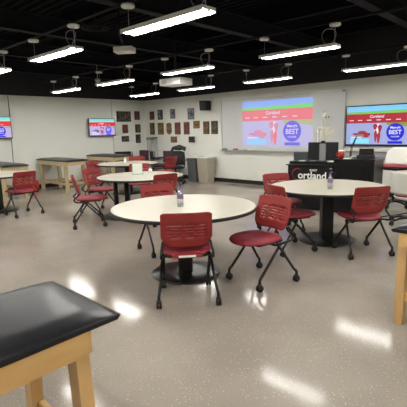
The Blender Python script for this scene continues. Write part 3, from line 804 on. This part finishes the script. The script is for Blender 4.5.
# ---------------------------------------------------------------- bins
def make_bin(label, x, y, w, d, h, m, lidm):
    t = thing('waste_bin', label, 'trash can', (x, y, 0), math.radians(3))
    b = new(); A = []
    for z, k in ((0, .80), (h*.5, .9), (h, 1.0), (h+.0, 1.04), (h+.03, 1.04)):
        A.append([b.verts.new((sx*w*.5*k, sy*d*.5*k, z)) for sx, sy in ((-1, -.8), (-.85, -1), (.85, -1), (1, -.8), (1, .8), (.85, 1), (-.85, 1), (-1, .8))])
    for i in range(4):
        for k in range(8): b.faces.new((A[i][k], A[i][(k+1) % 8], A[i+1][(k+1) % 8], A[i+1][k]))
    b.faces.new(A[0][::-1]); b.faces.new(A[-1]); obj('body', b, m, t)
    b = new(); box(b, -w*.5*1.06, w*.5*1.06, -d*.5*1.06, d*.5*1.06, h+.03, h+.055, .008); 
    pr = [(-w*.45, 0), (-w*.3, .045), (0, .06), (w*.3, .04), (w*.45, 0)]
    prism(b, [(a, h+.055+c) for a, c in pr], -d*.4, d*.4, lambda a, c, dd: (a, dd, c)); obj('lid', b, lidm, t)
    for s in (-1, 1):
        b = new(); tube(b, [(s*w*.51, -.06, h-.05), (s*w*.56, -.05, h-.05), (s*w*.56, .05, h-.05), (s*w*.51, .06, h-.05)], .01, 6, bend=.02); obj('handle', b, m, t)
    return t
make_bin('slate grey bin with a pale lid, left one of the two by the back wall', -8.60, 8.70, .36, .36, .66, M['bingrey'], M['bag'])
make_bin('beige bin with a pale lid, right one of the two by the back wall', -8.13, 8.70, .42, .42, .67, M['binbeige'], M['bag'])

# ---------------------------------------------------------------- black mesh office chair
t = thing('office_chair', 'black mesh office chair left of the bins', 'office chair', (-8.60, 7.92, 0), math.radians(200))
b = new(); g_ = []
for j in range(9):
    v = j/8; r = []
    for i in range(9):
        u = -1+i/4; r.append(b.verts.new((u*(.22+.02*math.sin(v*PI)-.04*v), -.22+.05*u*u-.06*v+.03*math.sin(v*PI), .52+v*.40-.03*u*u*v)))
    g_.append(r)
for j in range(8):
    for i in range(8):
        f = b.faces.new((g_[j][i], g_[j][i+1], g_[j+1][i+1], g_[j+1][i])); f.smooth = True
o = obj('backrest', b, M['mesh'], t); md = o.modifiers.new('thick', 'SOLIDIFY'); md.thickness = .02
b = new(); tube(b, [(-.2, -.19, .93), (-.19, -.26, 1.0), (0, -.3, 1.05), (.19, -.26, 1.0), (.2, -.19, .93)], [.03, .045, .05, .045, .03], 10); ball(b, Vector((0, -.27, 1.0)), .17, 1.05, .35, .4); obj('headrest', b, M['blackmatte'], t)
b = new(); lathe(b, [(.12, .43), (.24, .44), (.25, .47), (.22, .5), (.08, .505)], 28, (0, .03, 0), 1, 1); obj('seat', b, M['mesh'], t)
for s in (-1, 1):
    b = new(); tube(b, [(s*.2, .02, .44), (s*.29, .02, .46), (s*.29, .0, .66)], .014, 8, bend=.03); box(b, s*.29-.035, s*.29+.035, -.12, .14, .655, .685, .01); obj('armrest', b, M['black'], t)
b = new(); lathe(b, [(.03, .1), (.025, .12), (.022, .43)], 14); obj('gas_column', b, M['black'], t)
for k in range(5):
    a = 2*PI*k/5+.3; b = new(); tube(b, [(0, 0, .10), (.15*math.cos(a), .15*math.sin(a), .09), (.29*math.cos(a), .29*math.sin(a), .06)], [.025, .02, .014], 8); l = obj('leg', b, M['black'], t)
    b = new(); caster(b, .29*math.cos(a), .29*math.sin(a)); obj('caster', b, M['rubber'], l)

# ---------------------------------------------------------------- plum armchairs by the wall
def armchair(label, x, y, rz, w, fab='plum'):
    t = thing('armchair', label, 'chair', (x, y, 0), rz, 'plum chairs along the back wall')
    h = w/2
    b = new(); box(b, -h+.03, h-.03, -.25, -.19, .52, .88, .02); obj('backrest', b, M[fab], t)
    b = new(); box(b, -h+.03, h-.03, -.22, .24, .42, .49, .02); obj('seat', b, M[fab], t)
    for s in (-1, 1):
        b = new(); tube(b, [(s*h, -.24, .0), (s*h, -.26, .86)], .012, 8); obj('rear_leg', b, M['black'], t)
        b = new(); tube(b, [(s*h, .24, .0), (s*h, .22, .66), (s*h, -.24, .66)], .012, 8, bend=.05); obj('leg', b, M['black'], t)
        b = new(); box(b, s*h-.022, s*h+.022, -.2, .18, .668, .69, .006); obj('armrest', b, M['black'], t)
    b = new(); tube(b, [(-h, -.22, .41), (h, -.22, .41)], .01, 8); tube(b, [(-h, .22, .41), (h, .22, .41)], .01, 8); obj('crossbar', b, M['black'], t)
    return t
armchair('dark plum chair against the back wall nearest the room corner', -10.72, 8.4, math.radians(186), .68)
armchair('dark plum chair on the back wall beside the black mesh chair', -9.55, 8.4, math.radians(184), .66)
armchair('black low-backed chair beyond the bench below the second television', -10.78, 7.66, math.radians(222), .56, 'mesh')
t = thing('metal_trolley', 'bare metal trolley frame standing between the two plum chairs', 'trolley', (-10.12, 8.5, 0), math.radians(0))
b = new()
for sx in (-1, 1):
    for sy in (-1, 1): tube(b, [(sx*.16, sy*.15, .05), (sx*.16, sy*.15, .9)], .011, 8)
for z in (.3, .6, .88):
    tube(b, [(-.16, -.15, z), (.16, -.15, z), (.16, .15, z), (-.16, .15, z)], .009, 8, closed=True)
obj('frame', b, M['alu'], t)
for z in (.31, .61):
    b = new(); box(b, -.155, .155, -.145, .145, z, z+.012); obj('shelf', b, M['black'], t)
for sx in (-1, 1):
    for sy in (-1, 1):
        b = new(); ball(b, Vector((sx*.16, sy*.15, .028)), .028, .5, 1, 1); obj('caster', b, M['rubber'], t)
t = thing('instrument_stand', 'thin tall metal stand with a small top plate in the far corner', 'stand', (-10.70, 8.84, 0))
b = new(); box(b, -.17, .17, -.10, .1, 1.26, 1.29, .004); box(b, -.17, .0, -.1, .1, 1.22, 1.235); obj('top_plate', b, M['black'], t)
b = new()
for sx, sy in ((-.14, -.08), (.14, -.08), (.14, .08), (-.14, .08)): tube(b, [(sx, sy, .0), (sx, sy, 1.26)], .008, 8)
tube(b, [(-.14, -.08, .2), (.14, -.08, .2), (.14, .08, .2), (-.14, .08, .2)], .007, 6, closed=True); obj('frame', b, M['silver'], t)

# ---------------------------------------------------------------- white shell chairs at the right
def shell_chair(label, x, y, rz, seat_h, back_h, w, cushion):
    t = thing('shell_chair', label, 'chair', (x, y, 0), rz, 'pale shell chairs beside the desk')
    b = new(); rows = []
    for j in range(11):
        v = j/10; r = []
        for i in range(13):
            u = -1+i/6; hw = w*(.5+.04*math.sin(v*PI))*(1-.22*max(0, v-.8)/.2*0)
            zz = seat_h+.05+v*back_h-.05*max(0, (abs(u)-.75)/.25)**2*max(0, v-.75)/.25
            r.append(b.verts.new((u*hw*(1-.12*v), -.2-.10*v+.09*u*u, zz)))
        rows.append(r)
    for j in range(10):
        for i in range(12):
            f = b.faces.new((rows[j][i], rows[j][i+1], rows[j+1][i+1], rows[j+1][i])); f.smooth = True
    o = obj('back_shell', b, M['shell'], t); md = o.modifiers.new('thick', 'SOLIDIFY'); md.thickness = .014
    b = new(); lathe(b, [(.08, seat_h-.03), (.22, seat_h-.02), (.255, seat_h+.01), (.25, seat_h+.02)], 32, (0, 0.02, 0), w/.5*.95, .95); obj('seat_shell', b, M['shell'] if not cushion else M['black'], t)
    b = new(); lathe(b, [(.2, seat_h+.018), (.24, seat_h+.024), (.245, seat_h+.045), (.2, seat_h+.062), (.06, seat_h+.064)], 32, (0, .02, 0), w/.5*.95, .95); obj('cushion', b, M['redseat'], t)
    b = new(); lathe(b, [(.05, seat_h-.05), (.03, seat_h-.06), (.022, .12), (.03, .10), (.03, .08)], 16); obj('gas_column', b, M['black'], t)
    for k in range(5):
        a = 2*PI*k/5+.5; b = new(); tube(b, [(0, 0, .11), (.16*math.cos(a), .16*math.sin(a), .10), (.29*math.cos(a), .29*math.sin(a), .06)], [.024, .018, .013], 8); l = obj('leg', b, M['black'], t)
        b = new(); caster(b, .29*math.cos(a), .29*math.sin(a)); obj('caster', b, M['rubber'], l)
    return t
shell_chair('tall pale chair with a red cushion right of the instructor desk', -2.64, 7.95, math.radians(168), .72, .32, .56, True)
shell_chair('pale shell chair turned away, at the right edge of the view', -1.95, 6.62, math.radians(-12), .42, .36, .50, False)

# ---------------------------------------------------------------- things on the ceiling
t = thing('projector', 'large white projector hanging from the ceiling in front of the back wall', 'projector', (-6.0, 5.62, 2.36), math.radians(6))
b = new(); box(b, -.26, .26, -.19, .19, 0, .13, .015); obj('casing', b, M['white'], t)
b = new(); lathe(b, [(.05, 0), (.055, .02), (.045, .05)], 20); o = obj('lens', b, M['gloss'], t); o.rotation_euler = (-PI/2, 0, 0); o.location = (.08, .19, .065)
b = new(); 
for k in range(6): box(b, -.2+k*.022, -.19+k*.022, -.192, -.19, .03, .1)
obj('vent', b, M['silver'], t)
b = new(); box(b, -.09, .09, -.09, .09, .13, .15); tube(b, [(0, 0, .15), (0, 0, 1.22)], .02, 10); obj('mount_pole', b, M['black'], t)
t = thing('projector', 'small white projector on a dark arm left of the nearest pendant lamp', 'projector', (-4.72, 3.50, 2.555), math.radians(35))
b = new(); box(b, -.13, .13, -.09, .09, 0, .075, .012); obj('casing', b, M['white'], t)
b = new(); lathe(b, [(.025, 0), (.028, .012), (.022, .03)], 16); o = obj('lens', b, M['gloss'], t); o.rotation_euler = (-PI/2, 0, 0); o.location = (0, .09, .04)
b = new(); tube(b, [(0, 0, .075), (-.06, 0, .25), (-.06, 0, 1.02)], .014, 8); obj('mount_pole', b, M['black'], t)
t = thing('motion_sensor', 'small white dome sensor on the ceiling above the second television', 'sensor', (-8.45, 5.46, 2.62))
b = new(); ball(b, Vector((0, 0, .06)), .06, 1, 1, .9); obj('dome', b, M['silver'], t)
b = new(); lathe(b, [(.065, .06), (.065, .09)], 18); tube(b, [(0, 0, .09), (0, 0, .42)], .01, 8); obj('mount', b, M['silver'], t)
t = thing('ceiling_fan_grille', 'round dark ring-shaped fitting on the ceiling left of the nearest lamp', 'ceiling fitting', (-5.6, 3.64, 3.05))
b = new()
for r in (.12, .19): tube(b, [(r*math.cos(a), r*math.sin(a), 0) for a in [2*PI*k/28 for k in range(28)]], .014, 6, closed=True)
obj('ring', b, M['beam'], t)
b = new(); tube(b, [(-.19, 0, 0), (.19, 0, 0)], .01, 6); tube(b, [(0, 0, .0), (0, 0, .53)], .012, 6); obj('hanger', b, M['beam'], t)
# cable lying off the right chair
t = thing('bag', 'small red bag on the floor by the wall, left of the lone bench', 'bag', (-11.03, 4.90, 0))
b = new(); prism(b, [(-.1, 0), (.1, 0), (.09, .24), (.03, .27), (-.03, .27), (-.09, .24)], -.06, .06, lambda a, c, d: (d, a, c)); obj('body', b, M['cupred'], t)
b = new(); tube(b, [(.0, -.05, .26), (0, -.045, .34), (0, .045, .34), (0, .05, .26)], .006, 6, bend=.03); obj('strap', b, M['black'], t)
b = new(); tube(b, [(-2.62, 6.50, .01), (-2.43, 6.95, .01), (-2.34, 7.13, .01), (-2.22, 7.42, .01), (-1.9, 7.75, .01), (-1.2, 8.0, .01)], .009, 6, bend=.12)
tag(obj('floor_cable', b, M['cordblack']), 'thick black cable on the floor right of the desk-side table chair', 'cable')
# wall outlets
for loc, lab in (((XL, 6.42, .48), 'black outlet plate on the left wall between the benches'),):
    b = new(); box(b, .001, .012, -.045, .045, -.07, .07, .003); o = tag(obj('outlet_plate', b, M['black']), lab, 'outlet'); o.location = (loc[0], loc[1], loc[2]+.15)

# ---------------------------------------------------------------- camera
f, yaw, pitch, roll, h = 409.586, -0.76037, 0.17976, -0.02518, 1.5224
fw = Vector((math.sin(yaw)*math.cos(pitch), math.cos(yaw)*math.cos(pitch), -math.sin(pitch)))
r0 = Vector((math.cos(yaw), -math.sin(yaw), 0)); u0 = r0.cross(fw)
r1 = r0*math.cos(roll)+u0*math.sin(roll); u1 = u0*math.cos(roll)-r0*math.sin(roll)
cam = bpy.data.cameras.new('camera'); co = bpy.data.objects.new('camera', cam); C.objects.link(co)
co.matrix_world = Matrix(((r1.x, u1.x, -fw.x, 0), (r1.y, u1.y, -fw.y, 0), (r1.z, u1.z, -fw.z, h), (0, 0, 0, 1)))
cam.sensor_width = 36; cam.lens = 36*f/407; cam.clip_start = .05; cam.clip_end = 60
bpy.context.scene.camera = co
w = bpy.data.worlds.new('world'); bpy.context.scene.world = w; w.use_nodes = True
w.node_tree.nodes['Background'].inputs['Color'].default_value = (.01, .01, .01, 1); w.node_tree.nodes['Background'].inputs['Strength'].default_value = 0
vs = bpy.context.scene.view_settings
vs.view_transform = 'Standard'; vs.look = 'None'; vs.gamma = 1; vs.use_curve_mapping = False; vs.exposure = 0.18
